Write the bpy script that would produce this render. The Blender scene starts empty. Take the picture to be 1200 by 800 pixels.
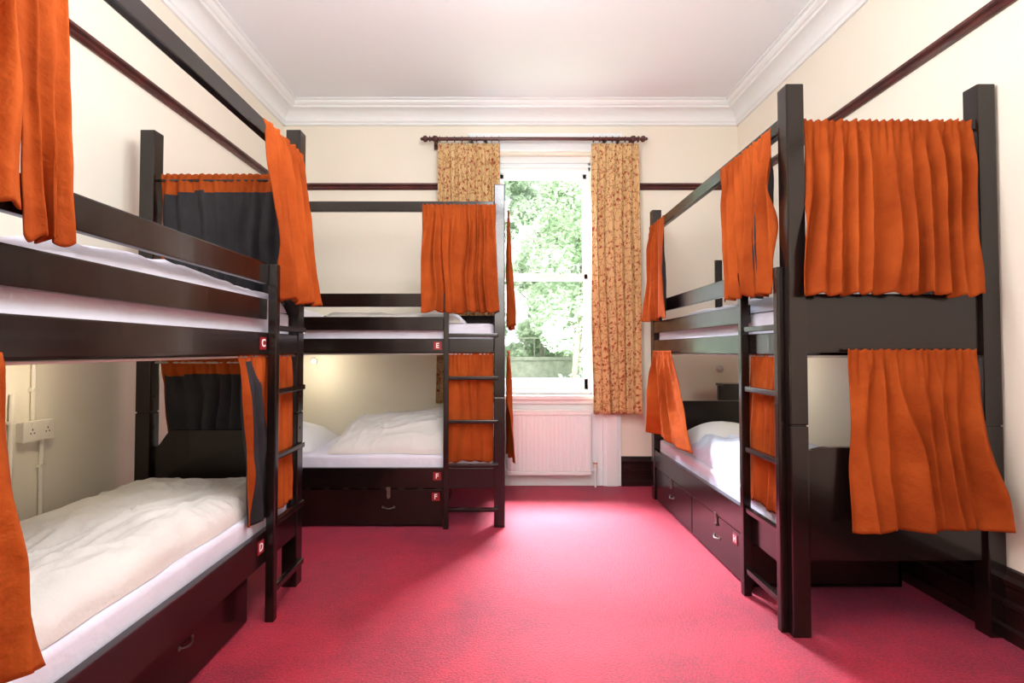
import bpy, bmesh, math, random
from mathutils import Vector, Matrix, noise
random.seed(7)
S = bpy.context.scene
COL = S.collection
PI = math.pi

# ------------------------------------------------------------------ helpers
def lin(c):
    c = c/255.0
    return c/12.92 if c <= 0.04045 else ((c+0.055)/1.055)**2.4
def rgb(r, g, b): return (lin(r), lin(g), lin(b), 1.0)

def new_mat(name):
    m = bpy.data.materials.new(name); m.use_nodes = True
    nt = m.node_tree; b = nt.nodes['Principled BSDF']
    return m, nt, b

def add_noise(nt, coord, scale, detail=4, rough=0.5, vscale=None):
    n = nt.nodes.new('ShaderNodeTexNoise'); n.inputs['Scale'].default_value = scale
    n.inputs['Detail'].default_value = detail; n.inputs['Roughness'].default_value = rough
    if vscale:
        mp = nt.nodes.new('ShaderNodeMapping'); mp.inputs['Scale'].default_value = vscale
        nt.links.new(coord, mp.inputs['Vector']); coord = mp.outputs['Vector']
    nt.links.new(coord, n.inputs['Vector'])
    return n

def simple_mat(name, c1, c2=None, rough=0.5, scale=5, bump=0.0, bscale=60, spec=0.5, coat=0.0, metal=0.0,
               vscale=None, sheen=0.0, sheen_tint=None, coords='Object', bdist=0.01, worn=None):
    m, nt, b = new_mat(name)
    tc = nt.nodes.new('ShaderNodeTexCoord'); co = tc.outputs[coords]
    if c2:
        n = add_noise(nt, co, scale, 5, 0.55, vscale)
        r = nt.nodes.new('ShaderNodeValToRGB')
        r.color_ramp.elements[0].position = 0.35; r.color_ramp.elements[1].position = 0.68
        r.color_ramp.elements[0].color = c1; r.color_ramp.elements[1].color = c2
        nt.links.new(n.outputs['Fac'], r.inputs['Fac']); src = r.outputs['Color']
        if worn:
            n3 = add_noise(nt, co, 26, 6, 0.75)
            r3 = nt.nodes.new('ShaderNodeValToRGB'); r3.color_ramp.elements[0].position=.70; r3.color_ramp.elements[1].position=.82
            nt.links.new(n3.outputs['Fac'], r3.inputs['Fac'])
            mm = nt.nodes.new('ShaderNodeMixRGB'); nt.links.new(r3.outputs['Color'], mm.inputs[0]); nt.links.new(src, mm.inputs[1]); mm.inputs[2].default_value = worn
            src = mm.outputs[0]
            n4 = add_noise(nt, co, 3, 3, 0.5)
            mr = nt.nodes.new('ShaderNodeMapRange'); mr.inputs[1].default_value=.3; mr.inputs[2].default_value=.7
            mr.inputs[3].default_value = max(rough-.04,.05); mr.inputs[4].default_value = rough+.05
            nt.links.new(n4.outputs['Fac'], mr.inputs[0]); nt.links.new(mr.outputs[0], b.inputs['Roughness'])
        nt.links.new(src, b.inputs['Base Color'])
    else:
        b.inputs['Base Color'].default_value = c1
    if not worn: b.inputs['Roughness'].default_value = rough
    b.inputs['Specular IOR Level'].default_value = spec
    b.inputs['Coat Weight'].default_value = coat
    b.inputs['Metallic'].default_value = metal
    if sheen:
        b.inputs['Sheen Weight'].default_value = sheen
        if sheen_tint: b.inputs['Sheen Tint'].default_value = sheen_tint
    if bump:
        n2 = add_noise(nt, co, bscale, 4, 0.6, vscale)
        bp = nt.nodes.new('ShaderNodeBump'); bp.inputs['Strength'].default_value = bump
        bp.inputs['Distance'].default_value = bdist
        nt.links.new(n2.outputs['Fac'], bp.inputs['Height']); nt.links.new(bp.outputs['Normal'], b.inputs['Normal'])
    return m

M = {}
M['wood'] = simple_mat('black_brown_wood', rgb(17,10,9), rgb(28,19,17), rough=0.20, scale=3, bump=0.05, bscale=14, spec=.5, coat=0.12, worn=rgb(54,40,33))
M['drawerwood'] = simple_mat('mahogany_wood', rgb(17,9,8), rgb(31,16,14), rough=0.22, scale=4, bump=0.04, bscale=16, spec=.45, coat=0.1, worn=rgb(42,28,25))
M['rail'] = simple_mat('maroon_trim_wood', rgb(62,26,24), rgb(92,42,38), rough=0.3, scale=6, coat=0.2)
M['base'] = simple_mat('dark_base_wood', rgb(22,11,11), rgb(42,20,18), rough=0.28, scale=6, coat=0.2)
M['orange'] = simple_mat('burnt_orange_cloth', rgb(140,60,23), rgb(168,79,32), rough=0.9, scale=3.5, bump=0.6, bscale=11, spec=0.06, bdist=.02)
M['lining'] = simple_mat('charcoal_lining', rgb(38,38,42), rgb(54,53,56), rough=0.9, scale=4, bump=0.3, bscale=16, spec=0.2)
M['wall'] = simple_mat('cream_paint', rgb(240,234,218), rgb(243,237,222), rough=0.6, scale=1.5, bump=0.05, bscale=80, spec=0.3)
M['ceil'] = simple_mat('white_ceiling_paint', rgb(245,249,255), rgb(247,250,255), rough=0.7, scale=1, spec=0.2)
M['cornice'] = simple_mat('cornice_plaster', rgb(243,247,248), rough=0.6, spec=0.2)
M['white'] = simple_mat('white_gloss_paint', rgb(238,246,249), rough=0.3, spec=0.5)
M['radw'] = simple_mat('radiator_enamel', rgb(238,246,248), rough=0.3)
M['sheet'] = simple_mat('white_sheet', rgb(214,213,228), rgb(226,225,238), rough=0.8, scale=3, bump=0.4, bscale=8, spec=0.2, bdist=0.02)
M['duvet'] = simple_mat('ivory_duvet_cotton', rgb(214,211,206), rgb(223,220,215), rough=0.85, scale=3, bump=0.5, bscale=9, spec=0.15, bdist=0.025)
M['pillow'] = simple_mat('white_pillow_cotton', rgb(230,230,233), rough=0.8, bump=0.3, bscale=12, spec=0.2, bdist=0.015)
M['duvetblue'] = simple_mat('pale_blue_duvet_cotton', rgb(206,216,233), rgb(217,226,241), rough=0.85, scale=3, bump=0.5, bscale=7, spec=0.15, bdist=0.025)
M['chrome'] = simple_mat('brushed_metal', rgb(130,124,116), rough=0.4, metal=1.0, bump=0.03)
M['shade'] = simple_mat('dull_steel_shade', rgb(186,184,182), rgb(206,204,202), rough=0.45, metal=0.1, bump=0.03)
M['plate'] = simple_mat('maroon_plate', rgb(140,18,30), rough=0.4)
M['letter'] = simple_mat('letter_white', rgb(250,245,242), rough=0.5)
M['plastic'] = simple_mat('white_plastic', rgb(232,227,216), rough=0.4)
M['redcap'] = simple_mat('red_valve_cap', rgb(180,50,40), rough=0.4)
M['rod'] = simple_mat('curtain_wire', rgb(200,196,190), rough=0.4, metal=0.6)
M['stone'] = simple_mat('garden_stone', rgb(130,134,120), rgb(158,160,146), rough=0.9, scale=6, bump=0.4, bscale=12)
M['grass'] = simple_mat('lawn_grass', rgb(96,116,84), rgb(118,136,102), rough=0.95, scale=3)
M['bark'] = simple_mat('tree_bark', rgb(130,128,108), rgb(160,156,134), rough=0.9, scale=8, bump=0.5, bscale=10)

def carpet():
    m, nt, b = new_mat('red_carpet')
    tc = nt.nodes.new('ShaderNodeTexCoord')
    n1 = add_noise(nt, tc.outputs['Object'], 2.4, 8, 0.7)
    n2 = add_noise(nt, tc.outputs['Object'], 110, 3, 0.75)
    mx = nt.nodes.new('ShaderNodeMath'); mx.operation='MULTIPLY_ADD'; mx.inputs[1].default_value=0.62
    ml = nt.nodes.new('ShaderNodeMath'); ml.operation='MULTIPLY'; ml.inputs[1].default_value=0.38
    nt.links.new(n1.outputs['Fac'], ml.inputs[0])
    nt.links.new(n2.outputs['Fac'], mx.inputs[0]); nt.links.new(ml.outputs[0], mx.inputs[2])
    r = nt.nodes.new('ShaderNodeValToRGB')
    r.color_ramp.elements[0].position = 0.40; r.color_ramp.elements[1].position = 0.60
    r.color_ramp.elements[0].color = rgb(112,4,14); r.color_ramp.elements[1].color = rgb(194,26,44)
    nt.links.new(mx.outputs[0], r.inputs['Fac']); nt.links.new(r.outputs['Color'], b.inputs['Base Color'])
    b.inputs['Roughness'].default_value = 0.52; b.inputs['Specular IOR Level'].default_value = 0.38
    b.inputs['Sheen Weight'].default_value = 0.22; b.inputs['Sheen Roughness'].default_value = 0.4
    b.inputs['Sheen Tint'].default_value = (.95, .5, 1, 1)
    bp = nt.nodes.new('ShaderNodeBump'); bp.inputs['Strength'].default_value = 0.9; bp.inputs['Distance'].default_value=0.008
    nt.links.new(n2.outputs['Fac'], bp.inputs['Height']); nt.links.new(bp.outputs['Normal'], b.inputs['Normal'])
    return m
M['carpet'] = carpet()

def floral():
    m, nt, b = new_mat('floral_curtain_cloth')
    uv = nt.nodes.new('ShaderNodeTexCoord').outputs['UV']
    nz = add_noise(nt, uv, 16, 3)
    addv = nt.nodes.new('ShaderNodeMixRGB'); addv.blend_type='ADD'; addv.inputs[0].default_value = 0.06
    nt.links.new(uv, addv.inputs[1]); nt.links.new(nz.outputs['Color'], addv.inputs[2])
    def vor(scale, lo, hi, feat='F1'):
        v = nt.nodes.new('ShaderNodeTexVoronoi'); v.feature = feat; v.inputs['Scale'].default_value = scale
        nt.links.new(addv.outputs[0], v.inputs['Vector'])
        r = nt.nodes.new('ShaderNodeValToRGB'); r.color_ramp.elements[0].position=lo; r.color_ramp.elements[1].position=hi
        r.color_ramp.elements[0].color=(1,1,1,1); r.color_ramp.elements[1].color=(0,0,0,1)
        nt.links.new(v.outputs['Distance'], r.inputs['Fac']); return r
    f1 = vor(24, .20, .34); f2 = vor(36, .18, .30); f3 = vor(13, .02, .06, 'DISTANCE_TO_EDGE')
    base = rgb(214,182,132)
    def mix(prev, fac, col):
        mm = nt.nodes.new('ShaderNodeMixRGB'); nt.links.new(fac.outputs['Color'], mm.inputs[0])
        if prev is None: mm.inputs[1].default_value = base
        else: nt.links.new(prev.outputs[0], mm.inputs[1])
        mm.inputs[2].default_value = col; return mm
    cur = mix(None, f3, rgb(178,134,88)); cur = mix(cur, f2, rgb(156,106,68)); cur = mix(cur, f1, rgb(156,72,50))
    nt.links.new(cur.outputs[0], b.inputs['Base Color'])
    b.inputs['Roughness'].default_value = 0.85; b.inputs['Specular IOR Level'].default_value=0.2
    return m
M['floral'] = floral()

def glass():
    m, nt, b = new_mat('window_glass')
    tr = nt.nodes.new('ShaderNodeBsdfTransparent'); gl = nt.nodes.new('ShaderNodeBsdfGlossy')
    gl.inputs['Roughness'].default_value = 0.02
    mx = nt.nodes.new('ShaderNodeMixShader'); mx.inputs[0].default_value = 0.012
    nt.links.new(tr.outputs[0], mx.inputs[1]); nt.links.new(gl.outputs[0], mx.inputs[2])
    nt.links.new(mx.outputs[0], nt.nodes['Material Output'].inputs['Surface'])
    return m
M['glass'] = glass()

def leafmat():
    m, nt, b = new_mat('leaf_green')
    oi = nt.nodes.new('ShaderNodeTexCoord'); n = add_noise(nt, oi.outputs['Object'], 1.7, 5, .7)
    r = nt.nodes.new('ShaderNodeValToRGB'); r.color_ramp.elements[0].position=.35; r.color_ramp.elements[1].position=.65
    r.color_ramp.elements[0].color=rgb(192,212,182); r.color_ramp.elements[1].color=rgb(218,231,206)
    nt.links.new(n.outputs['Fac'], r.inputs['Fac'])
    nt.links.new(r.outputs['Color'], b.inputs['Base Color']); b.inputs['Roughness'].default_value=.7
    ts = nt.nodes.new('ShaderNodeBsdfTranslucent'); nt.links.new(r.outputs['Color'], ts.inputs['Color'])
    mx = nt.nodes.new('ShaderNodeMixShader'); mx.inputs[0].default_value=.5
    nt.links.new(b.outputs[0], mx.inputs[1]); nt.links.new(ts.outputs[0], mx.inputs[2])
    nt.links.new(mx.outputs[0], nt.nodes['Material Output'].inputs['Surface'])
    return m
M['leaf'] = leafmat()

def glow(name, col, st):
    m, nt, b = new_mat(name)
    b.inputs['Base Color'].default_value = col
    b.inputs['Emission Color'].default_value = col; b.inputs['Emission Strength'].default_value = st
    return m
M['glow'] = glow('lamp_diffuser', (1,.88,.68,1), 1.0)

WL = {}
def place(o, parent, wloc):
    COL.objects.link(o)
    wloc = Vector(wloc)
    WL[o] = wloc
    if parent:
        o.parent = parent; o.location = wloc - WL[parent]
    else:
        o.location = wloc
def meta(o, label=None, cat=None, group=None, kind=None):
    if label: o['label'] = label
    if cat: o['category'] = cat
    if group: o['group'] = group
    if kind: o['kind'] = kind
def empty(name, loc, parent=None, **kw):
    e = bpy.data.objects.new(name, None); e.empty_display_size = 0.1
    place(e, parent, loc); meta(e, **kw); return e

class B:
    def __init__(self): self.bm = bmesh.new()
    def box(self, a, b, bev=0.004, mat=0):
        lo = Vector([min(a[i], b[i]) for i in range(3)]); hi = Vector([max(a[i], b[i]) for i in range(3)])
        t = bmesh.new(); bmesh.ops.create_cube(t, size=1.0)
        for v in t.verts:
            v.co = Vector([(lo[i]+hi[i])/2 + v.co[i]*(hi[i]-lo[i]) for i in range(3)])
        bev = min(bev, min(hi-lo)*0.45)
        if bev > 0: bmesh.ops.bevel(t, geom=t.edges[:], offset=bev, segments=2, profile=0.7, affect='EDGES')
        self.merge(t, mat)
        return self
    def merge(self, t, mat=0):
        off = {}
        for v in t.verts: off[v] = self.bm.verts.new(v.co)
        for f in t.faces:
            try: nf = self.bm.faces.new([off[v] for v in f.verts]); nf.material_index = mat
            except ValueError: pass
        t.free()
    def cyl(self, p0, p1, r, r2=None, seg=16, mat=0):
        p0 = Vector(p0); p1 = Vector(p1); d = p1-p0
        t = bmesh.new()
        bmesh.ops.create_cone(t, cap_ends=True, segments=seg, radius1=r, radius2=(r if r2 is None else r2), depth=d.length)
        mt = Matrix.Translation((p0+p1)/2) @ d.to_track_quat('Z','Y').to_matrix().to_4x4()
        bmesh.ops.transform(t, matrix=mt, verts=t.verts); self.merge(t, mat); return self
    def tube(self, pts, r, seg=8, mat=0, closed=False):
        pts = [Vector(p) for p in pts]; rings = []
        n = len(pts); up0 = None
        for i, p in enumerate(pts):
            if closed: d = pts[(i+1)%n]-pts[i-1]
            else: d = pts[min(i+1,n-1)]-pts[max(i-1,0)]
            d.normalize()
            if up0 is None:
                up0 = Vector((0,0,1)) if abs(d.z) < .9 else Vector((1,0,0))
            u = (up0 - d*up0.dot(d)).normalized(); w = d.cross(u); up0 = u
            rings.append([self.bm.verts.new(p + (u*math.cos(2*PI*k/seg)+w*math.sin(2*PI*k/seg))*r) for k in range(seg)])
        for i in range(n if closed else n-1):
            a, b = rings[i], rings[(i+1)%n]
            for k in range(seg):
                f = self.bm.faces.new((a[k], a[(k+1)%seg], b[(k+1)%seg], b[k])); f.material_index = mat
        if not closed:
            self.bm.faces.new(rings[0]).material_index = mat; self.bm.faces.new(rings[-1]).material_index = mat
        return self
    def lathe(self, prof, p0, axis, seg=20, mat=0):
        p0 = Vector(p0); axis = Vector(axis).normalized()
        u = axis.orthogonal().normalized(); w = axis.cross(u); rings = []
        for r, h in prof:
            rings.append([self.bm.verts.new(p0+axis*h+(u*math.cos(2*PI*k/seg)+w*math.sin(2*PI*k/seg))*max(r,1e-4)) for k in range(seg)])
        for a, b in zip(rings, rings[1:]):
            for k in range(seg):
                f = self.bm.faces.new((a[k], a[(k+1)%seg], b[(k+1)%seg], b[k])); f.material_index = mat
        self.bm.faces.new(rings[0]).material_index = mat; self.bm.faces.new(rings[-1]).material_index = mat
        return self
    def prism(self, poly, vec, mat=0):
        vec = Vector(vec)
        a = [self.bm.verts.new(Vector(p)) for p in poly]; b = [self.bm.verts.new(Vector(p)+vec) for p in poly]
        n = len(a)
        fs = [self.bm.faces.new(a), self.bm.faces.new(b)]
        for i in range(n): fs.append(self.bm.faces.new((a[i], a[(i+1)%n], b[(i+1)%n], b[i])))
        for f in fs: f.material_index = mat
        return self
    def done(self, name, mats, parent=None, origin=None, smooth=False, recalc=True, **kw):
        bm = self.bm
        if recalc: bmesh.ops.recalc_face_normals(bm, faces=bm.faces[:])
        if origin is None:
            lo = Vector([min(v.co[i] for v in bm.verts) for i in range(3)]); hi = Vector([max(v.co[i] for v in bm.verts) for i in range(3)])
            origin = Vector(((lo.x+hi.x)/2, (lo.y+hi.y)/2, lo.z))
        origin = Vector(origin)
        for v in bm.verts: v.co -= origin
        me = bpy.data.meshes.new(name); bm.to_mesh(me); bm.free()
        if not isinstance(mats, (list, tuple)): mats = [mats]
        for m in mats: me.materials.append(M[m])
        if smooth:
            for p in me.polygons: p.use_smooth = True
            if smooth == 'auto':
                me.set_sharp_from_angle(angle=math.radians(40))
        o = bpy.data.objects.new(name, me); place(o, parent, origin); meta(o, **kw)
        return o

# ------------------------------------------------------------------ room
XL, XR, YB, YF, ZC = -1.99, 2.12, 4.66, -1.7, 3.40
WX0, WX1, WZ0, WZ1 = -0.06, 0.80, 0.80, 2.97
T = 0.28
st = dict(kind='structure')
B().box((XL-T,YF-T,-0.1),(XR+T,YB+T,0),0).done('floor','carpet',label='red pink cut pile carpet floor of the dormitory',cat='floor',**st)
B().box((XL-T,YF-T,ZC),(XR+T,YB+T,ZC+.1),0).done('ceiling','ceil',label='white painted plaster ceiling with moulded cornice',cat='ceiling',**st)
B().box((XL-T,YF-T,0),(XL,YB+T,ZC),0).done('wall_left','wall',label='cream painted wall beside bunk bed with socket',cat='wall',**st)
B().box((XR,YF-T,0),(XR+T,YB+T,ZC),0).done('wall_right','wall',label='cream painted wall beside bunk bed',cat='wall',**st)
B().box((XL,YF-T,0),(XR,YF,ZC),0).done('wall_front','wall',label='plain cream painted wall facing the window',cat='wall',**st)
w = B()
w.box((XL,YB,0),(WX0,YB+T,ZC),0); w.box((WX1,YB,0),(XR,YB+T,ZC),0)
w.box((WX0,YB,0),(WX1,YB+T,WZ0),0); w.box((WX0,YB,WZ1),(WX1,YB+T,ZC),0)
w.done('wall_back','wall',label='cream painted wall around the sash window',cat='wall',**st)

def strip(name, prof, axis, a, b, wall, sign, mat, label, cat, smooth=False):
    bd = B()
    if axis == 'Y': poly = [(wall+sign*d, a, z) for d, z in prof]; vec = (0, b-a, 0)
    else: poly = [(a, wall+sign*d, z) for d, z in prof]; vec = (b-a, 0, 0)
    bd.prism(poly, vec)
    bd.done(name, mat, label=label, cat=cat, kind='structure')
corn = [(0,3.225),(.016,3.225),(.022,3.236),(.022,3.246),(.030,3.252)]
for i in range(9):
    a = i/8*PI/2
    corn.append((.034+.085*(1-math.cos(a)), 3.258+.078*math.sin(a)))
corn += [(.130,3.338),(.136,3.352),(.150,3.356),(.164,3.368),(.168,3.385),(.19,3.388),(.19,3.399),(0,3.399)]
strip('trim_1', corn, 'Y', YF, YB, XL, 1, 'cornice', 'white moulded plaster cornice', 'cornice')
strip('trim_2', corn, 'Y', YF, YB, XR, -1, 'cornice', 'white moulded plaster cornice', 'cornice')
strip('trim_3', corn, 'X', XL, XR, YB, -1, 'cornice', 'white moulded plaster cornice above the window', 'cornice')
pr = [(0,2.64),(.012,2.64),(.022,2.655),(.018,2.672),(.034,2.68),(.034,2.693),(.02,2.70),(0,2.70)]
strip('trim_4', pr, 'Y', YF, YB, XL, 1, 'rail', 'dark maroon wooden picture rail', 'picture rail')
strip('trim_5', pr, 'Y', YF, YB, XR, -1, 'rail', 'dark maroon wooden picture rail', 'picture rail')
strip('trim_6', pr, 'X', XL, WX0-.24, YB, -1, 'rail', 'dark maroon wooden picture rail beside the window', 'picture rail')
strip('trim_7', pr, 'X', WX1+.24, XR, YB, -1, 'rail', 'dark maroon wooden picture rail beside the window', 'picture rail')
bs = [(0,0),(.04,0),(.04,.05),(.028,.06),(.028,.13),(.038,.14),(.038,.155),(.022,.165),(.022,.215),(.03,.225),(.034,.245),(.022,.262),(.012,.285),(0,.29)]
strip('baseboard_left', bs, 'Y', YF, YB, XL, 1, 'base', 'dark moulded wooden baseboard', 'baseboard')
strip('baseboard_right', bs, 'Y', YF, YB, XR, -1, 'base', 'dark moulded wooden baseboard under the bunk bed', 'baseboard')
b2 = [(d, z*.88) for d, z in bs]
strip('baseboard_back', b2, 'X', 1.04, XR, YB, -1, 'base', 'dark moulded wooden baseboard beside the radiator', 'baseboard')
strip('baseboard_back.001', b2, 'X', XL, -.30, YB, -1, 'base', 'dark moulded wooden baseboard behind the bunk bed', 'baseboard')

t = B()
for x0, x1 in ((WX0-.24, WX0-.08), (WX1+.08, WX1+.24)):
    t.box((x0,YB-.035,0),(x1,YB-.001,WZ1+.14),.006)
    t.box((x0+.03,YB-.05,0),(x1-.03,YB-.03,WZ1+.1),.008)
t.box((WX0-.24,YB-.035,WZ1+.02),(WX1+.24,YB-.001,WZ1+.15),.006)
t.box((WX0-.26,YB-.05,WZ1+.12),(WX1+.26,YB-.001,WZ1+.17),.008)
t.done('trim_8','white',label='white painted window architrave running down to the floor',cat='window trim',**st)
t = B(); t.box((WX0-.08,YB-.012,0),(WX1+.08,YB-.001,WZ0-.04),.003)
t.box((WX0-.08,YB-.02,0),(WX1+.08,YB-.001,.16),.004)
t.done('trim_9','white',label='white painted apron panel below the window sill',cat='window trim',**st)

# window
wy = YB+.10
win = empty('window_1', ((WX0+WX1)/2, wy, WZ0), label='tall white painted wooden sash window with clear glass', cat='window', kind='structure')
t = B()
t.box((WX0,wy-.02,WZ0),(WX0+.025,wy+.10,WZ1),.003); t.box((WX1-.025,wy-.02,WZ0),(WX1,wy+.10,WZ1),.003)
t.box((WX0,wy-.02,WZ1-.13),(WX1,wy+.10,WZ1),.004); t.box((WX0,wy-.04,WZ1-.06),(WX1,wy-.015,WZ1),.004)
t.box((WX0,wy-.035,WZ0),(WX1,wy+.12,WZ0+.04),.004)
t.box((WX0,wy-.05,WZ1-.10),(WX1,wy-.03,WZ1-.085),.004)
t.done('window_frame','white',win)
def sash(name, y, z0, z1, top, bot):
    t = B(); x0, x1 = WX0+.025, WX1-.025
    t.box((x0,y,z0),(x0+.038,y+.035,z1),.004); t.box((x1-.038,y,z0),(x1,y+.035,z1),.004)
    t.box((x0,y,z0),(x1,y+.035,z0+bot),.005); t.box((x0,y,z1-top),(x1,y+.035,z1),.005)
    o = t.done(name,'white',win)
    g = B(); g.box((x0+.036,y+.015,z0+bot-.002),(x1-.036,y+.019,z1-top+.002),0); g.done('glass_pane','glass',o)
    return o
sash('upper_sash', wy+.055, 1.84, WZ1-.13, .05, .05)
ls = sash('lower_sash', wy+.005, WZ0+.04, 1.90, .055, .10)
t = B(); t.box((WX0-.07,YB-.07,WZ0-.035),(WX1+.07,YB+.07,WZ0),.008); t.box((WX0-.05,YB-.04,WZ0-.075),(WX1+.05,YB-.001,WZ0-.035),.006)
t.done('window_sill','white',win)

# ------------------------------------------------------------------ bunk beds
def text_mesh(ch):
    cu = bpy.data.curves.new('tmp','FONT'); cu.body = ch; cu.size = .048; cu.extrude=.0008; cu.align_x='CENTER'; cu.align_y='CENTER'; cu.offset=.0008
    o = bpy.data.objects.new('tmp', cu); COL.objects.link(o)
    dg = bpy.context.evaluated_depsgraph_get(); me = bpy.data.meshes.new_from_object(o.evaluated_get(dg))
    bpy.data.objects.remove(o); return me
def letter_plate(ch, pos, right, out, parent):
    pos = Vector(pos); right = Vector(right); out = Vector(out); up = Vector((0,0,1))
    b = B(); h = .027
    c = [pos + right*x*h + up*y*h for x, y in ((-1,-1),(1,-1),(1,1),(-1,1))]
    b.prism(c, out*.003)
    me = text_mesh(ch); tb = bmesh.new(); tb.from_mesh(me)
    for v in tb.verts: v.co = pos + right*v.co.x + up*v.co.y + out*(.004+v.co.z)
    b.merge(tb, 1)
    b.done('letter_plate', ['plate','letter'], parent, label='maroon plate with white letter '+ch)

def bunk(label, mf, L, W, out, right, letters, guard_start, extra_stile=False, shelf=False, shaped=False, endrod=2.155,
         dsplit=None, hm=None, hz=.135, hasp=(1,1), lp=.045, dy=.012):
    ctr = mf(L/2, W/2, 0)
    root = empty('bunk_bed', ctr, label=label, cat='bunk bed', group='dark wooden bunk beds')
    def bx(name, x0,x1,y0,y1,z0,z1, mat='wood', parent=root, bev=.005, **kw):
        return B().box(mf(x0,y0,z0), mf(x1,y1,z1), bev).done(name, mat, parent, **kw)
    P = .075
    for x in (0, L-P):
        for y in (0, W-P):
            b = B(); b.box(mf(x,y,0), mf(x+P,y+P,.878), .006); b.box(mf(x,y,.883), mf(x+P,y+P,2.34), .006)
            b.box(mf(x+.006,y+.006,.8), mf(x+P-.006,y+P-.006,.95), 0)
            for z in (.80,.96):
                q = mf(x+P/2,y+P/2,z)
                q0 = q + Vector(out)*(P/2-.001); 
                b.cyl(q0, q0+Vector(out)*.003, .007, seg=10)
            b.done('post','wood',root)
    bx('canopy_rail', P,L-P, .012,.045, 2.155,2.225)
    for y0 in (0.004, W-.034):
        bx('upper_side_board', P,L-P, y0,y0+.03, 1.18,1.278)
        bx('lower_side_board', P,L-P, y0,y0+.03, .262,.40)
    for z0 in (1.335, 1.495):
        bx('guard_rail', guard_start, L-P, .004,.032, z0, z0+.092)
    bx('guard_rail', P, L-P, W-.032,W-.004, 1.40,1.49)
    for x0 in (.018, L-.048):
        bx('upper_end_board', x0,x0+.03, P,W-P, 1.19,1.44)
        y0, y1 = P, W-P
        zt, zb = .787, .315
        zs = .70 if (shaped and x0 < .1) else .775
        poly = [mf(x0,y0,zb), mf(x0,y1,zb), mf(x0,y1,zs)]
        for i in range(9):
            a = i/8; poly.append(mf(x0, y1-.01-.09*a, zs+(zt-zs)*(0.5-0.5*math.cos(a*PI))))
        for i in range(9):
            a = 1-i/8; poly.append(mf(x0, y0+.01+.09*a, zs+(zt-zs)*(0.5-0.5*math.cos(a*PI))))
        poly.append(mf(x0,y0,zs))
        B().prism(poly, mf(x0+.03,0,0)-mf(x0,0,0)).done('lower_end_board','wood',root)
    for zz in (1.17,.275):
        b = B(); n = 14
        for i in range(n):
            x = P+.02+(L-2*P-.12)*i/(n-1); b.box(mf(x,.034,zz+.004), mf(x+.08,W-.034,zz+.022), .003)
        b.done('slat_base','wood',root)
    def rod(p0,p1,mat='rod',r=.005): B().cyl(p0,p1,r,seg=8).done('curtain_rod',mat,root,smooth='auto')
    rod(mf(P,.02,1.172), mf(L-P,.02,1.172))
    lowrod = 1.135 if shaped else 1.172
    rod(mf(.04,P,lowrod), mf(.04,W-P,lowrod)); rod(mf(.04,P,endrod), mf(.04,W-P,endrod),'wood',.007)
    lad = empty('ladder', mf(.22,0,0), root)
    sx = guard_start-.005
    B().box(mf(sx-.035,-.036,0), mf(sx,.003,1.585), .005).done('ladder_stile','wood',lad)
    if extra_stile:
        B().box(mf(P-.035,-.030,.0), mf(P-.001,-.001,1.56), .005).done('ladder_stile','wood',lad)
    for z in (.125,.42,.715,1.01,1.30):
        B().box(mf(P-.03,-.028,z-.013), mf(sx-.03,-.002,z+.013), .006).done('ladder_rung','wood',lad)
    mid = dsplit if dsplit else sx+.01+(L-P-sx-.02)/2
    dx = [(sx+.01, mid-.006), (mid+.006, L-P-.01)]
    for i,(a,c) in enumerate(dx):
        d = B(); d.box(mf(a,dy,.012), mf(c,dy+.022,.256), .004)
        d.box(mf(a+.01,dy+.022,.02), mf(c-.01,W-.12,.035),0); d.box(mf(a+.01,dy+.022,.03), mf(a+.025,W-.12,.22),0)
        d.box(mf(c-.025,dy+.022,.03), mf(c-.01,W-.12,.22),0); d.box(mf(a+.01,W-.135,.03), mf(c-.01,W-.12,.22),0)
        dr = d.done('drawer','drawerwood',root)
        m = (a+c)/2
        if i==0 and hm: m = hm
        pts = []
        for k in range(9):
            s = k/8; x = m-.038+.076*s
            pts.append(mf(x, dy+.002-.018*math.sin(s*PI)**.6, hz-.007*math.sin(s*PI)))
        h = B(); h.tube(pts, .003, 8)
        for s in (-.038,.038):
            q = mf(m+s,dy,hz); h.cyl(q, q+Vector(out)*.003, .008, seg=12)
        h.done('handle','chrome',dr,smooth='auto',label='curved metal drawer handle')
        if hasp[i]:
            h = B(); h.box(mf(m-.012,dy-.006,.20), mf(m+.012,dy,.25),.002); h.box(mf(m-.007,dy-.012,.194), mf(m+.007,dy-.004,.212),.002)
            h.box(mf(m-.015,dy-.012,.25), mf(m+.015,dy-.0085,.272),.001)
            h.done('hasp','chrome',dr,label='metal locking hasp')
        if i == 0 and letters[2]:
            letter_plate(letters[2], mf(a+lp,dy,.205), right, out, dr)
    if letters[0]: letter_plate(letters[0], mf(sx+.045,.004,1.229), right, out, root)
    if letters[1]: letter_plate(letters[1], mf(sx+lp,.004,.345), right, out, root)
    if shelf:
        bx('upper_end_upright', L-.075, L-.05, W-.385, W-.33, 1.44, 1.93)
        bx('headboard_panel', L-.085, L-.05, W-.375, W-.09, .795, .915)
        b = B(); b.box(mf(L-.20,W-.385,.915), mf(L-.05,W-.09,.935), .004)
        b.done('bedside_shelf','wood',root)
    return root

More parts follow.
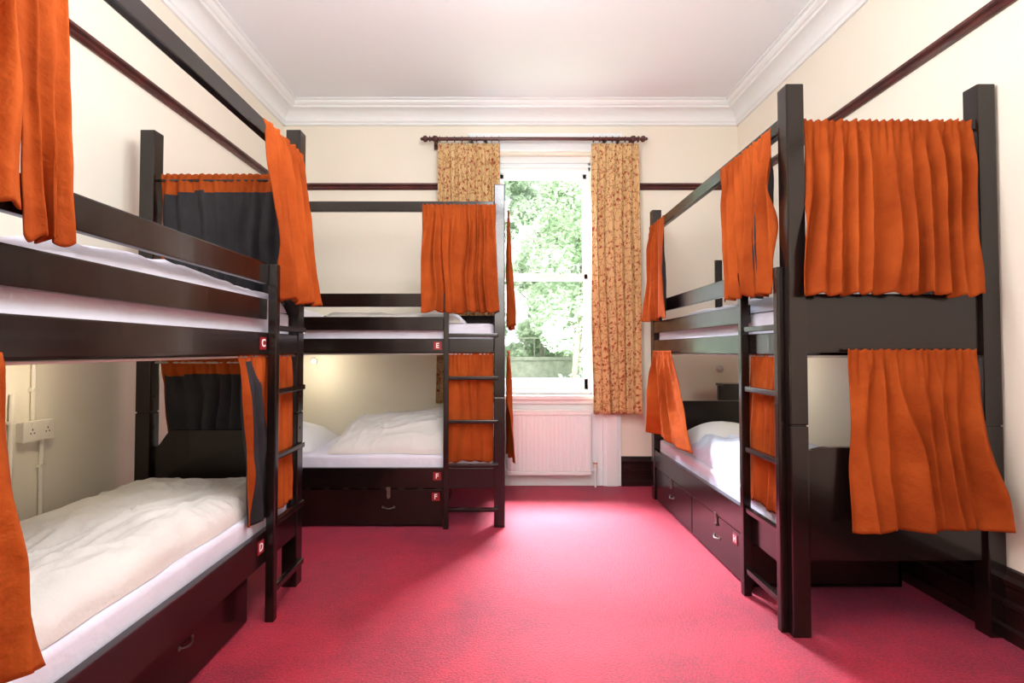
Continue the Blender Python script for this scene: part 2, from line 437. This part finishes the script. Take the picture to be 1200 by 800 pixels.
mR = lambda x,y,z: Vector((1.21+y, 2.20+x, z))
mE = lambda x,y,z: Vector((0.01-x, 3.55+y, z))
mL = lambda x,y,z: Vector((-1.05-y, 2.74-x, z))
WR, WE, WLf = .895, .88, .83
bunk('dark wooden two-tier bunk bed with orange curtains standing beside the wall', mR, 2.08, WR, (-1,0,0), (0,-1,0), (None,None,'H'), .41, True, True, lp=.155)
bunk('dark wooden two-tier bunk bed standing by the window', mE, 1.98, WE, (0,-1,0), (1,0,0), ('E','F','F'), .42, dsplit=1.42, hm=.79)
bunk('dark wooden two-tier bunk bed with curtains beside the socket wall', mL, 2.06, WLf, (1,0,0), (0,1,0), ('C','D',None), .42, shaped=True, endrod=2.085, hm=.87, hz=.165, hasp=(0,1), dy=.075)

# ------------------------------------------------------------------ bedding
def nz(x,y,z=0): return noise.noise(Vector((x,y,z)))
def pad(name, mf, x0,x1,y0,y1,z0,z1, mat, label, cat, group, seed=0, nx=70, ny=44, p=10, wr=.01, hfun=None, edge_wob=0.0, lump=.9, crease=1.0, fine=0.0):
    bm = bmesh.new(); top=[]; bot=[]
    for j in range(ny+1):
        rt=[]; rb=[]
        for i in range(nx+1):
            u=i/nx; v=j/ny
            uu = .5-.5*math.cos(u*PI); vv=.5-.5*math.cos(v*PI)
            uu = .5*uu+.5*u; vv=.5*vv+.5*v
            X = x0+(x1-x0)*uu; Y=y0+(y1-y0)*vv
            ex = 1-abs(2*uu-1)**(p*1.6); ey = 1-abs(2*vv-1)**p
            e = max(0,ex*ey)**.5
            w1 = nz(X*2.1+seed, Y*2.4+seed*.3, seed)
            warp = nz(X*1.6+3, Y*1.6-2, seed+5)*1.2
            warp2 = nz(X*3+1, Y*3-5, seed+15)
            def ridge(a, k):
                q = abs(a); return math.exp(-(q*k)**1.6)
            r = ridge(nz(X*1.8+warp+seed, Y*3.4+warp, seed*1.7), 5)
            r2 = ridge(nz(X*4.6+warp*2, Y*2.6-warp*1.5+seed, seed*2.3+4), 7)
            r3 = ridge(nz(X*2.6-warp*2+warp2, Y*6.5-warp*1.5+seed, seed*3.3+4), 7)
            f4 = ridge(nz(X*7.5-warp*3+warp2*2, Y*11-warp*2.5+seed, seed*1.3+2), 6) if fine else 0
            h = z0+(z1-z0)*e*(hfun(uu,vv) if hfun else 1.0) + e*wr*(lump*w1+.6*r+crease*(.4*r2+.45*r3)-.6) + e*fine*f4
            wob = edge_wob
            X2 = X + wob*nz(X*3,Y*3,seed+9)*(abs(2*uu-1)**4); Y2 = Y + wob*nz(X*3+7,Y*3,seed+2)*(abs(2*vv-1)**4)
            rt.append(bm.verts.new(mf(X2,Y2,h)))
            rb.append(bm.verts.new(mf(X2,Y2,z0)) if (i in(0,nx) or j in (0,ny)) else None)
        top.append(rt); bot.append(rb)
    for j in range(ny):
        for i in range(nx): bm.faces.new((top[j][i],top[j][i+1],top[j+1][i+1],top[j+1][i]))
    ring_t = top[0][:]+[top[j][nx] for j in range(1,ny+1)]+[top[ny][i] for i in range(nx-1,-1,-1)]+[top[j][0] for j in range(ny-1,0,-1)]
    ring_b = bot[0][:]+[bot[j][nx] for j in range(1,ny+1)]+[bot[ny][i] for i in range(nx-1,-1,-1)]+[bot[j][0] for j in range(ny-1,0,-1)]
    n=len(ring_t)
    bm.faces.new(ring_b)
    for k in range(n):
        try: bm.faces.new((ring_t[k],ring_t[(k+1)%n],ring_b[(k+1)%n],ring_b[k]))
        except ValueError: pass
    b=B(); b.bm.free(); b.bm=bm
    return b.done(name, mat, smooth='auto', label=label, cat=cat, group=group)

def mattress(mf, L, W, z, label, h=.175):
    b = B(); b.box(mf(.08,.042,z), mf(L-.08,W-.042,z+h), .03)
    b.done('mattress','sheet',smooth=True,label=label,cat='mattress',group='bunk mattresses in white sheets')
for mf,L,W in ((mR,2.08,WR),(mE,1.98,WE),(mL,2.06,WLf)):
    mattress(mf,L,W,1.194,'white sheeted mattress on the upper bunk', .19)
    mattress(mf,L,W,.299,'white sheeted mattress on the lower bunk', .185)
G='folded and spread white duvets'
pad('duvet',mL,.10,1.95,.055,.76,.485,.595,'duvet','ivory white rumpled duvet spread on lower bunk by the socket','duvet',G,seed=1.3,wr=.022,edge_wob=.03,p=8,nx=210,ny=120,lump=.8,crease=1.1,fine=.006)
pad('duvet',mL,.10,1.6,.05,.76,1.386,1.49,'sheet','white duvet on upper bunk behind guard rails','duvet',G,seed=4.1,wr=.03)
pad('duvet',mE,.36,1.22,.06,.78,.485,.75,'duvet','thick ivory folded duvet on lower bunk by the window','duvet',G,seed=7.7,wr=.026,edge_wob=.03,p=7,nx=140,ny=110,
    hfun=lambda u,v:(.42+.58*math.sin(min(1,v*1.5)*PI/2))*(1-.30*u),lump=.6,crease=1.2,fine=.008)
pad('duvet',mE,.30,1.3,.05,.78,1.386,1.46,'duvet','ivory duvet on the upper bunk by the window','duvet',G,seed=9.2,wr=.02)
pad('duvet',mR,.12,1.5,.07,.82,.485,.60,'duvetblue','pale blue white duvet spread on lower bunk','duvet',G,seed=12.4,wr=.045,edge_wob=.03,nx=140,ny=80,fine=.006)
pad('duvet',mR,.2,1.5,.05,.82,1.386,1.47,'duvetblue','pale white duvet on upper bunk','duvet',G,seed=15.4,wr=.02)
def pillow(mf,x,y,z,a,b,h,label,seed):
    def hf(u,v):
        return (math.sin(PI*min(max(u,0),1))**.45)*(math.sin(PI*min(max(v,0),1))**.45)
    pad('pillow',mf,x-a/2,x+a/2,y-b/2,y+b/2,z,z+h,'pillow',label,'pillow','white pillows on the bunks',seed=seed,nx=36,ny=36,p=10,wr=.012,hfun=hf)
pillow(mR,1.76,.46,.485,.42,.66,.17,'white pillow on lower bunk beside the shelf',3.3)
pillow(mE,1.60,.46,.485,.46,.68,.16,'white pillow on lower bunk near the reading lamp',5.3)
pillow(mR,1.78,.46,1.386,.40,.66,.14,'white pillow on upper bunk',8.3)
pillow(mE,1.62,.46,1.386,.46,.66,.14,'white pillow on upper bunk',2.3)

# ------------------------------------------------------------------ curtains
def curtain(name,label,cat,group,a0,a1,b0,b1,zt,zb,nf,amp,out,mats=('orange','lining'),seed=0.,ease=1.3,header=.028,band=.07,
            flip=None,thick=.004,rows=56,hem=.014,zb2=None,top_amp=.35,irr=1.0,bandn=0.0):
    a0,a1,b0,b1=[Vector((p[0],p[1],0)) for p in (a0,a1,b0,b1)]; out=Vector((out[0],out[1],0)).normalized()
    dirv=(a1-a0).normalized(); cols=int(nf*20)
    width=((a1-a0).length+(b1-b0).length)/2; H=zt-zb; cloth_w=width*1.5
    period=width/nf; amp=min(amp,period*.40)
    hdr=header/(H+header)
    P=[]
    for j in range(rows+1):
        t=j/rows; row=[]
        for i in range(cols+1):
            s=i/cols
            su=s+.5/nf*1.5*irr*nz(s*nf*.40+seed,seed)*math.sin(PI*s)
            base=a0.lerp(a1,s).lerp(b0.lerp(b1,s),t**ease)
            zbot=zb if zb2 is None else zb+(zb2-zb)*s
            zz=(zt+header)-t*(zt+header-zbot)
            ph=2*PI*nf*su+irr*4.8*nz(s*2.6+seed,t*1.5,seed)+seed
            g=min(1,max(0,(t-hdr)/.25)); g=g*g*(3-2*g)
            am=amp*(top_amp+(1-top_amp)*g)*(.75+.40*t)*(1+1.15*irr*nz(s*nf*.5,seed*2,t*1.5))
            d=am*(math.sin(ph)*(1-.4*t)+.55*t*math.sin(.5*ph+1.3+seed)+.18*math.sin(1.9*ph+2*seed)*(1-.5*t))
            d+=amp*1.1*t*nz(s*2.2+seed,t*1.6,seed)
            d+=.0045*(1-g)*math.sin(2*PI*nf*2.3*s+seed+3*nz(s*8,0,seed))
            pinch=math.exp(-((t-hdr)/.02)**2)
            d*=1-.7*pinch
            d+=.005*nz(s*width*18,t*H*9,seed)
            al=am*.16*math.cos(ph)*g
            edge=.018*irr*(nz(t*2.2,seed+3)*(1-s)**3-nz(t*2.4,seed+8)*s**3)*t
            p=base+out*d+dirv*(al+edge)
            p.z=zz+hem*nz(s*4,seed,2)*t+.006*math.sin(ph)*t+.003*math.sin(2*PI*nf*2.3*s+1)*(1-t)**14
            row.append(p)
        P.append(row)
    bm=bmesh.new(); uvl=bm.loops.layers.uv.new('UVMap'); F=[];K=[]
    for j in range(rows+1):
        rf=[];rk=[]
        for i in range(cols+1):
            du=P[j][min(i+1,cols)]-P[j][max(i-1,0)]; dv=P[min(j+1,rows)][i]-P[max(j-1,0)][i]
            n=du.cross(dv).normalized()
            if n.dot(out)<0: n=-n
            rf.append(bm.verts.new(P[j][i])); rk.append(bm.verts.new(P[j][i]-n*thick))
        F.append(rf);K.append(rk)
    def face(vs,mi,uvs=None):
        f=bm.faces.new(vs); f.material_index=mi; f.smooth=True
        if uvs:
            for l,u in zip(f.loops,uvs): l[uvl].uv=u
    for j in range(rows):
        for i in range(cols):
            u=[(i2/cols*cloth_w,(1-j2/rows)*H) for i2,j2 in ((i,j),(i+1,j),(i+1,j+1),(i,j+1))]
            s=i/cols
            fl=flip and flip[0]<s<flip[1]*(.35+.65*min(1,1.6*j/rows))
            mf=1 if (fl and j*H/rows>.03) else 0
            face((F[j][i],F[j][i+1],F[j+1][i+1],F[j+1][i]),mf,u)
            mk=0 if (j*H/rows<band+bandn*nz(s*5,seed) or i<3 or i>cols-4 or j>rows-2) else 1
            if fl: mk=0
            face((K[j][i],K[j+1][i],K[j+1][i+1],K[j][i+1]),mk,[u[0],u[3],u[2],u[1]])
    for j in range(rows):
        face((F[j][0],F[j+1][0],K[j+1][0],K[j][0]),0); face((F[j][cols],K[j][cols],K[j+1][cols],F[j+1][cols]),0)
    for i in range(cols):
        face((F[0][i],K[0][i],K[0][i+1],F[0][i+1]),0); face((F[rows][i],F[rows][i+1],K[rows][i+1],K[rows][i]),0)
    b=B(); b.bm.free(); b.bm=bm
    lo=(a0+a1)/2
    return b.done(name,list(mats),origin=(lo.x,lo.y,zt),smooth=True,label=label,cat=cat,group=group)
def bc(label,*a,**k):
    return curtain('bed_curtain',label,'bed curtain','burnt orange bunk privacy curtains',*a,**k)
# right bunk
bc('burnt orange gathered curtain across upper end of bunk',(1.295,2.225),(2.02,2.225),(1.255,2.155),(2.00,2.155),2.16,1.432,10,.024,(0,-1),seed=1.,header=.034)
bc('burnt orange gathered curtain flaring over lower end board',(1.45,2.190),(1.99,2.190),(1.43,2.135),(2.05,2.135),1.175,.455,7,.026,(0,-1),seed=2.2,zb2=.46)
bc('burnt orange curtain hanging from canopy rail beside ladder',(1.19,2.30),(1.19,2.84),(1.17,2.27),(1.17,2.74),2.16,1.455,6,.026,(-1,0),seed=3.4)
bc('burnt orange curtain bunched at upper bunk end by the window wall',(1.18,3.80),(1.18,4.20),(1.16,3.66),(1.16,4.26),2.16,1.43,5,.028,(-1,0),seed=4.4)
bc('burnt orange curtain swept aside on lower bunk front',(1.18,3.68),(1.18,4.14),(1.16,3.20),(1.16,4.10),1.165,.56,6,.034,(-1,0),seed=5.5,ease=1.3)
bc('burnt orange curtain behind the ladder on lower bunk',(1.228,2.32),(1.228,2.58),(1.228,2.31),(1.228,2.68),1.165,.46,5,.010,(-1,0),seed=6.1)
# bunk by window
OO=('orange','orange')
bc('burnt orange curtain hanging from canopy rail of window bunk',(-.555,3.525),(-.055,3.525),(-.55,3.50),(-.03,3.50),2.165,1.455,7,.025,(0,-1),seed=7.3)
bc('burnt orange curtain behind the ladder of window bunk',(-.39,3.567),(-.07,3.567),(-.39,3.567),(-.07,3.567),1.165,.44,5,.011,(0,-1),seed=8.3)
bc('burnt orange curtain on upper end of window bunk',(.038,3.64),(.038,4.34),(.060,3.60),(.060,4.36),2.155,1.37,8,.018,(1,0),seed=9.3,mats=OO)
bc('burnt orange curtain on lower end of window bunk',(.038,3.64),(.038,4.30),(.062,3.60),(.062,4.34),1.165,.42,8,.018,(1,0),seed=10.3,mats=OO)
# left bunk
bc('burnt orange curtain swept over the ladder top on upper bunk',(-1.02,2.21),(-1.02,2.62),(-.985,2.38),(-.975,2.79),2.165,1.43,5,.028,(1,0),seed=11.1,ease=1.0)
bc('charcoal lined orange curtain across upper bunk end',(-1.79,2.70),(-1.13,2.70),(-1.79,2.70),(-1.13,2.70),2.09,1.45,8,.012,(0,1),seed=12.1,band=.085,bandn=.02)
bc('charcoal lined orange curtain across lower bunk end',(-1.78,2.70),(-1.13,2.70),(-1.76,2.765),(-1.13,2.765),1.135,.62,8,.014,(0,1),seed=13.1,band=.08,bandn=.015)
bc('orange curtain turned to show charcoal lining on lower bunk front',(-1.066,2.08),(-1.066,2.62),(-1.064,2.20),(-1.064,2.64),1.165,.45,5,.012,(1,0),seed=14.1,flip=(.11,.56),ease=.7)
bc('burnt orange curtain hanging from upper bunk canopy rail',(-1.02,.78),(-1.02,1.07),(-1.0,.76),(-1.0,1.085),2.165,1.50,4,.028,(1,0),seed=15.1,mats=OO)
bc('burnt orange curtain hanging longer beside another on canopy rail',(-1.025,1.07),(-1.025,1.215),(-1.015,1.10),(-1.015,1.215),2.165,1.445,3,.014,(1,0),seed=16.1,mats=OO)
bc('burnt orange curtain hanging over the lower bunk side',(-1.02,.76),(-1.02,1.065),(-1.0,.74),(-.985,1.135),1.165,.53,4,.030,(1,0),seed=17.1,mats=OO)

WC='floral window curtains'
for lab,x0,x1,x2,x3,zb,sd in (('ochre floral curtain hanging behind the bunk by the window',-.575,-.03,-.575,-.02,.74,21.),('ochre floral curtain hanging beside the window and radiator',.775,1.19,.785,1.21,.645,22.)):
    o=curtain('window_curtain',lab,'curtain',WC,(x0,4.53),(x1,4.53),(x2,4.53),(x3,4.53),2.985,zb,8 if x0<0 else 6,.034,(0,-1),mats=('floral','floral'),seed=sd,top_amp=.6,rows=60,header=.03,irr=.6)
pole = empty('curtain_pole',(.27,4.53,3.04),label='reddish brown turned wooden curtain pole with rings above window',cat='curtain pole')
b=B(); b.cyl((-.64,4.53,3.055),(1.18,4.53,3.055),.016,seg=20); b.done('pole','rail',pole,smooth='auto')
fp=[(.016,0),(.024,.004),(.024,.012),(.012,.018),(.014,.024),(.026,.036),(.029,.048),(.024,.062),(.012,.07),(.016,.076),(.008,.088),(.001,.092)]
for x,d in ((-.64,-1),(1.18,1)):
    B().lathe(fp,(x,4.53,3.055),(d,0,0)).done('finial','rail',pole,smooth='auto')
for x in (-.60,1.14):
    b=B(); b.box((x-.012,4.54,3.02),(x+.012,YB-.002,3.04),.004); b.cyl((x,4.53,3.035),(x,4.53,3.075),.022,seg=14); b.box((x-.02,YB-.052,2.99),(x+.02,YB-.04,3.08),.003)
    b.done('bracket','rail',pole)
ringx=[-.56+.065*i for i in range(9)]+[.79+.056*i for i in range(8)]
for x in ringx:
    pts=[(x,4.53+.024*math.cos(k*PI/8),3.050+.024*math.sin(k*PI/8)) for k in range(16)]
    B().tube(pts,.004,6,closed=True).done('curtain_ring','rail',pole,smooth=True)

# radiator
rad=empty('radiator',(.40,4.585,.11),label='white panel radiator with vertical flutes under the window',cat='radiator')
b=B(); x0,x1,zz0,zz1=.035,.765,.11,.66
b.box((x0,4.572,zz0),(x1,4.60,zz1),.006)
n=20
for i in range(n):
    x=x0+.012+(x1-x0-.024)*(i+.5)/n
    b.box((x-.012,4.560,zz0+.035),(x+.012,4.575,zz1-.035),.006)
b.box((x0,4.560,zz1-.03),(x1,4.578,zz1),.006); b.box((x0,4.560,zz0),(x1,4.578,zz0+.03),.006)
b.done('radiator_panel','radw',rad)
b=B(); b.box((x0-.004,4.562,zz1+.001),(x1+.004,4.632,zz1+.012),.003)
for i in range(30):
    x=x0+.02+(x1-x0-.04)*i/29; b.box((x-.004,4.575,zz1+.010),(x+.004,4.622,zz1+.016),0)
b.done('top_grille','radw',rad)
b=B(); b.box((x0-.002,4.60,zz0+.02),(x0+.004,4.63,zz1),.002); b.done('side_panel','radw',rad)
b=B(); b.box((x1-.004,4.60,zz0+.02),(x1+.002,4.63,zz1),.002); b.done('side_panel','radw',rad)
b=B(); b.cyl((x1,4.59,.15),(x1+.05,4.59,.15),.009); b.cyl((x1+.04,4.59,0.0),(x1+.04,4.59,.15),.0075); b.cyl((x1+.04,4.59,.14),(x1+.04,4.59,.17),.014); b.done('pipe','radw',rad,smooth='auto')
b=B(); b.lathe([(.016,0),(.018,.01),(.018,.045),(.012,.055)],(x1+.04,4.59,.17),(0,0,1)); b.done('valve','plastic',rad,smooth='auto')
b=B(); b.lathe([(.0185,0),(.0185,.008),(.004,.009)],(x1+.04,4.59,.205),(0,0,1)); b.done('valve_cap','redcap',rad,smooth='auto')
b=B(); b.cyl((x0-.05,4.59,.15),(x0,4.59,.15),.009); b.cyl((x0-.04,4.59,0.0),(x0-.04,4.59,.16),.0075); b.done('pipe','radw',rad,smooth='auto')

# ------------------------------------------------------------------ wall electrics
sk=empty('wall_socket',(XL,2.20,.82),label='white double electrical socket mounted on the cream wall',cat='wall socket')
b=B(); b.box((XL+.001,2.13,.822),(XL+.030,2.27,.902),.005); b.done('socket_box','plastic',sk)
b=B(); b.box((XL+.030,2.127,.82),(XL+.038,2.273,.905),.004); b.done('faceplate','plastic',sk)
for y in (2.15,2.222):
    b=B(); b.box((XL+.038,y+.012,.882),(XL+.043,y+.024,.896),.002); b.done('switch','plastic',sk)
    b=B(); b.box((XL+.0375,y+.007,.852),(XL+.0385,y+.013,.857),0); b.box((XL+.0375,y+.023,.852),(XL+.0385,y+.029,.857),0); b.box((XL+.0375,y+.016,.865),(XL+.0385,y+.020,.874),0); b.done('pin_hole','lining',sk)
CG='white electrical conduit pipes'
for y,z0,z1 in ((2.195,.906,1.9),(2.24,.292,.819),(2.10,.292,1.02)):
    b=B(); b.cyl((XL+.013,y,z0),(XL+.013,y,z1),.009,seg=12)
    for z in (z0+.12,z1-.12): b.box((XL+.001,y-.014,z),(XL+.024,y+.014,z+.014),.003)
    b.done('conduit_pipe','plastic',smooth='auto',label='white electrical conduit pipe clipped to the cream wall',cat='conduit pipe',group=CG)

def dome(base,out,label,s=1.0,glow='glow'):
    base=Vector(base); out=Vector(out)
    r=empty('wall_lamp',base,label=label,cat='wall lamp')
    B().lathe([(.03*s,.001),(.03*s,.012*s),(.026*s,.016*s)],base,out,24).done('lamp_base','shade',r,smooth='auto')
    B().lathe([(.024*s,.017*s),(.022*s,.026*s),(.015*s,.033*s),(.005*s,.037*s)],base,out,24).done('lamp_shade',glow,r,smooth='auto')
dome((-1.69,YB-.003,1.10),(0,-1,0),'small round reading lamp on wall above lower bunk')
dome((1.93,YB-.003,1.03),(0,-1,0),'small unlit reading lamp above the lower bunk shelf',1.1,'shade')

# ------------------------------------------------------------------ outside
B().box((-30,YB+T+.01,-1.0),(30,45,-.9),0).done('ground','grass',label='pale green lawn outside the window',cat='lawn',kind='structure')
b=B(); b.box((-8,15.0,-.9),(10,15.3,.9),.02); b.box((-8,14.95,.9),(10,15.35,1.0),.02)
for i in range(60):
    x=-7.8+i*.3; b.cyl((x,15.15,1.0),(x,15.15,1.55),.012,seg=6)
b.box((-8,15.13,1.53),(10,15.17,1.56),0)
b.done('garden_wall','stone',label='grey stone garden wall topped with railings',cat='garden wall')
def tree(x,y,h,r,n,seed,label,ls=1.0,low=.22):
    rnd=random.Random(seed); rt=empty('tree',(x,y,-.9),label=label,cat='tree',group='leafy green trees outside')
    b=B(); pts=[(x+.12*math.sin(k*.9+seed),y+.1*math.cos(k*1.1),-.9+k*h*.75/7) for k in range(8)]
    b.tube(pts,.08,10)
    for k in range(7):
        a=k*2.4; z=-.9+h*(.3+.06*k); b.tube([(x,y,z),(x+.5*r*math.cos(a)*.6,y+.5*r*math.sin(a)*.6,z+.08*h),(x+r*math.cos(a)*.75,y+r*math.sin(a)*.75,z+.14*h)],.025,7)
    b.done('trunk','bark',rt,smooth=True)
    cl=[]
    for k in range(60):
        a=rnd.uniform(0,2*PI); rr=r*math.sqrt(rnd.random())*.85; cl.append((x+rr*math.cos(a),y+rr*math.sin(a),-.9+rnd.uniform(low,1.0)*h,rnd.uniform(.3,.6)))
    vs=[];fs=[]
    for k in range(n):
        c=rnd.choice(cl); d=Vector((rnd.gauss(0,1),rnd.gauss(0,1),rnd.gauss(0,1))).normalized()*c[3]*rnd.random()**.4
        p=Vector(c[:3])+d-Vector((x,y,-.9)); p.z=max(p.z,.06)
        u=Vector((rnd.gauss(0,1),rnd.gauss(0,1),rnd.gauss(0,.6))).normalized(); w=u.orthogonal().normalized(); w=(w+u.cross(w)*rnd.uniform(-1,1)).normalized()
        l=rnd.uniform(.04,.08)*ls; ww=l*.5; i=len(vs)
        vs+= [p-u*l,p+w*ww,p+u*l,p-w*ww]; fs.append((i,i+1,i+2,i+3))
    me=bpy.data.meshes.new('foliage'); me.from_pydata([tuple(v) for v in vs],[],fs); me.materials.append(M['leaf'])
    o=bpy.data.objects.new('foliage',me); place(o,rt,(x,y,-.9)); o['kind']='stuff'
tree(1.75,12.0,6.8,1.5,22000,3,'broad leafy green tree in sunlight near the window',1,.14)
tree(-1.9,12.4,7.6,1.5,14000,5,'tall pale green leafy tree by the garden wall')
tree(5.2,12.6,7.2,1.4,10000,8,'pale green leafy tree by the garden wall')
tree(-1.9,19.6,9.5,2.0,24000,11,'large leafy tree beyond the garden wall',1.5,.10)
tree(4.9,19.6,9.5,2.0,22000,14,'large leafy tree beyond the garden wall',1.5,.10)
tree(1.5,20.4,9.0,1.6,34000,17,'dense leafy tree beyond the garden wall',1.7,.06)

# ------------------------------------------------------------------ lights
def area(name,loc,target,sx,sy,power,col):
    l=bpy.data.lights.new(name,'AREA'); l.shape='RECTANGLE'; l.size=sx; l.size_y=sy; l.energy=power; l.color=col
    o=bpy.data.objects.new(name,l); COL.objects.link(o); o.location=loc
    o.rotation_euler=(Vector(target)-Vector(loc)).to_track_quat('-Z','Y').to_euler(); return o
def point(name,loc,power,col,r=.1):
    l=bpy.data.lights.new(name,'POINT'); l.energy=power; l.color=col; l.shadow_soft_size=r
    o=bpy.data.objects.new(name,l); COL.objects.link(o); o.location=loc
area('sky_light',(.45,8.2,5.7),(.40,4.4,1.2),5.5,2.2,10500,(.82,.84,1))
point('room_fill',(-.05,1.30,2.36),76,(1,.985,.97),.35)  # added fill light above the view, stands for no known fitting
point('room_fill.001',(0.0,-1.1,2.0),56,(1,.98,.95),.4)  # second added fill, behind the camera
point('room_fill.002',(0.05,2.0,2.80),42,(.95,.96,1),.2)  # extra unseen point added to brighten the ceiling
point('bunk_lamp_light',(-1.62,4.35,1.04),4.5,(1,.87,.64),.05)
point('bunk_lamp_light.001',(1.75,3.7,1.06),3,(1,.89,.7),.05)
point('bunk_lamp_light.002',(-1.75,2.05,1.10),2.2,(1,.84,.58),.05)
sun=bpy.data.lights.new('sun','SUN'); sun.energy=2.6; sun.angle=.05; sun.color=(1,.98,.94)
so=bpy.data.objects.new('sun',sun); COL.objects.link(so); so.rotation_euler=(math.radians(48),0,math.radians(-15))
wd=bpy.data.worlds.new('world'); S.world=wd; wd.use_nodes=True
bg=wd.node_tree.nodes['Background']; bg.inputs['Color'].default_value=(.9,.95,1,1); bg.inputs['Strength'].default_value=2.0

# ------------------------------------------------------------------ camera
cam=bpy.data.cameras.new('camera'); co=bpy.data.objects.new('camera',cam); COL.objects.link(co)
cam.lens=18.3; cam.sensor_width=36; cam.clip_start=.05
co.location=(0,0,1.2); co.rotation_euler=(math.radians(91.5),0,0)
cam.shift_x=10/1200; cam.shift_y=-6/1200
S.camera=co
S.view_settings.view_transform='Standard'; S.view_settings.look='None'; S.view_settings.exposure=0.1
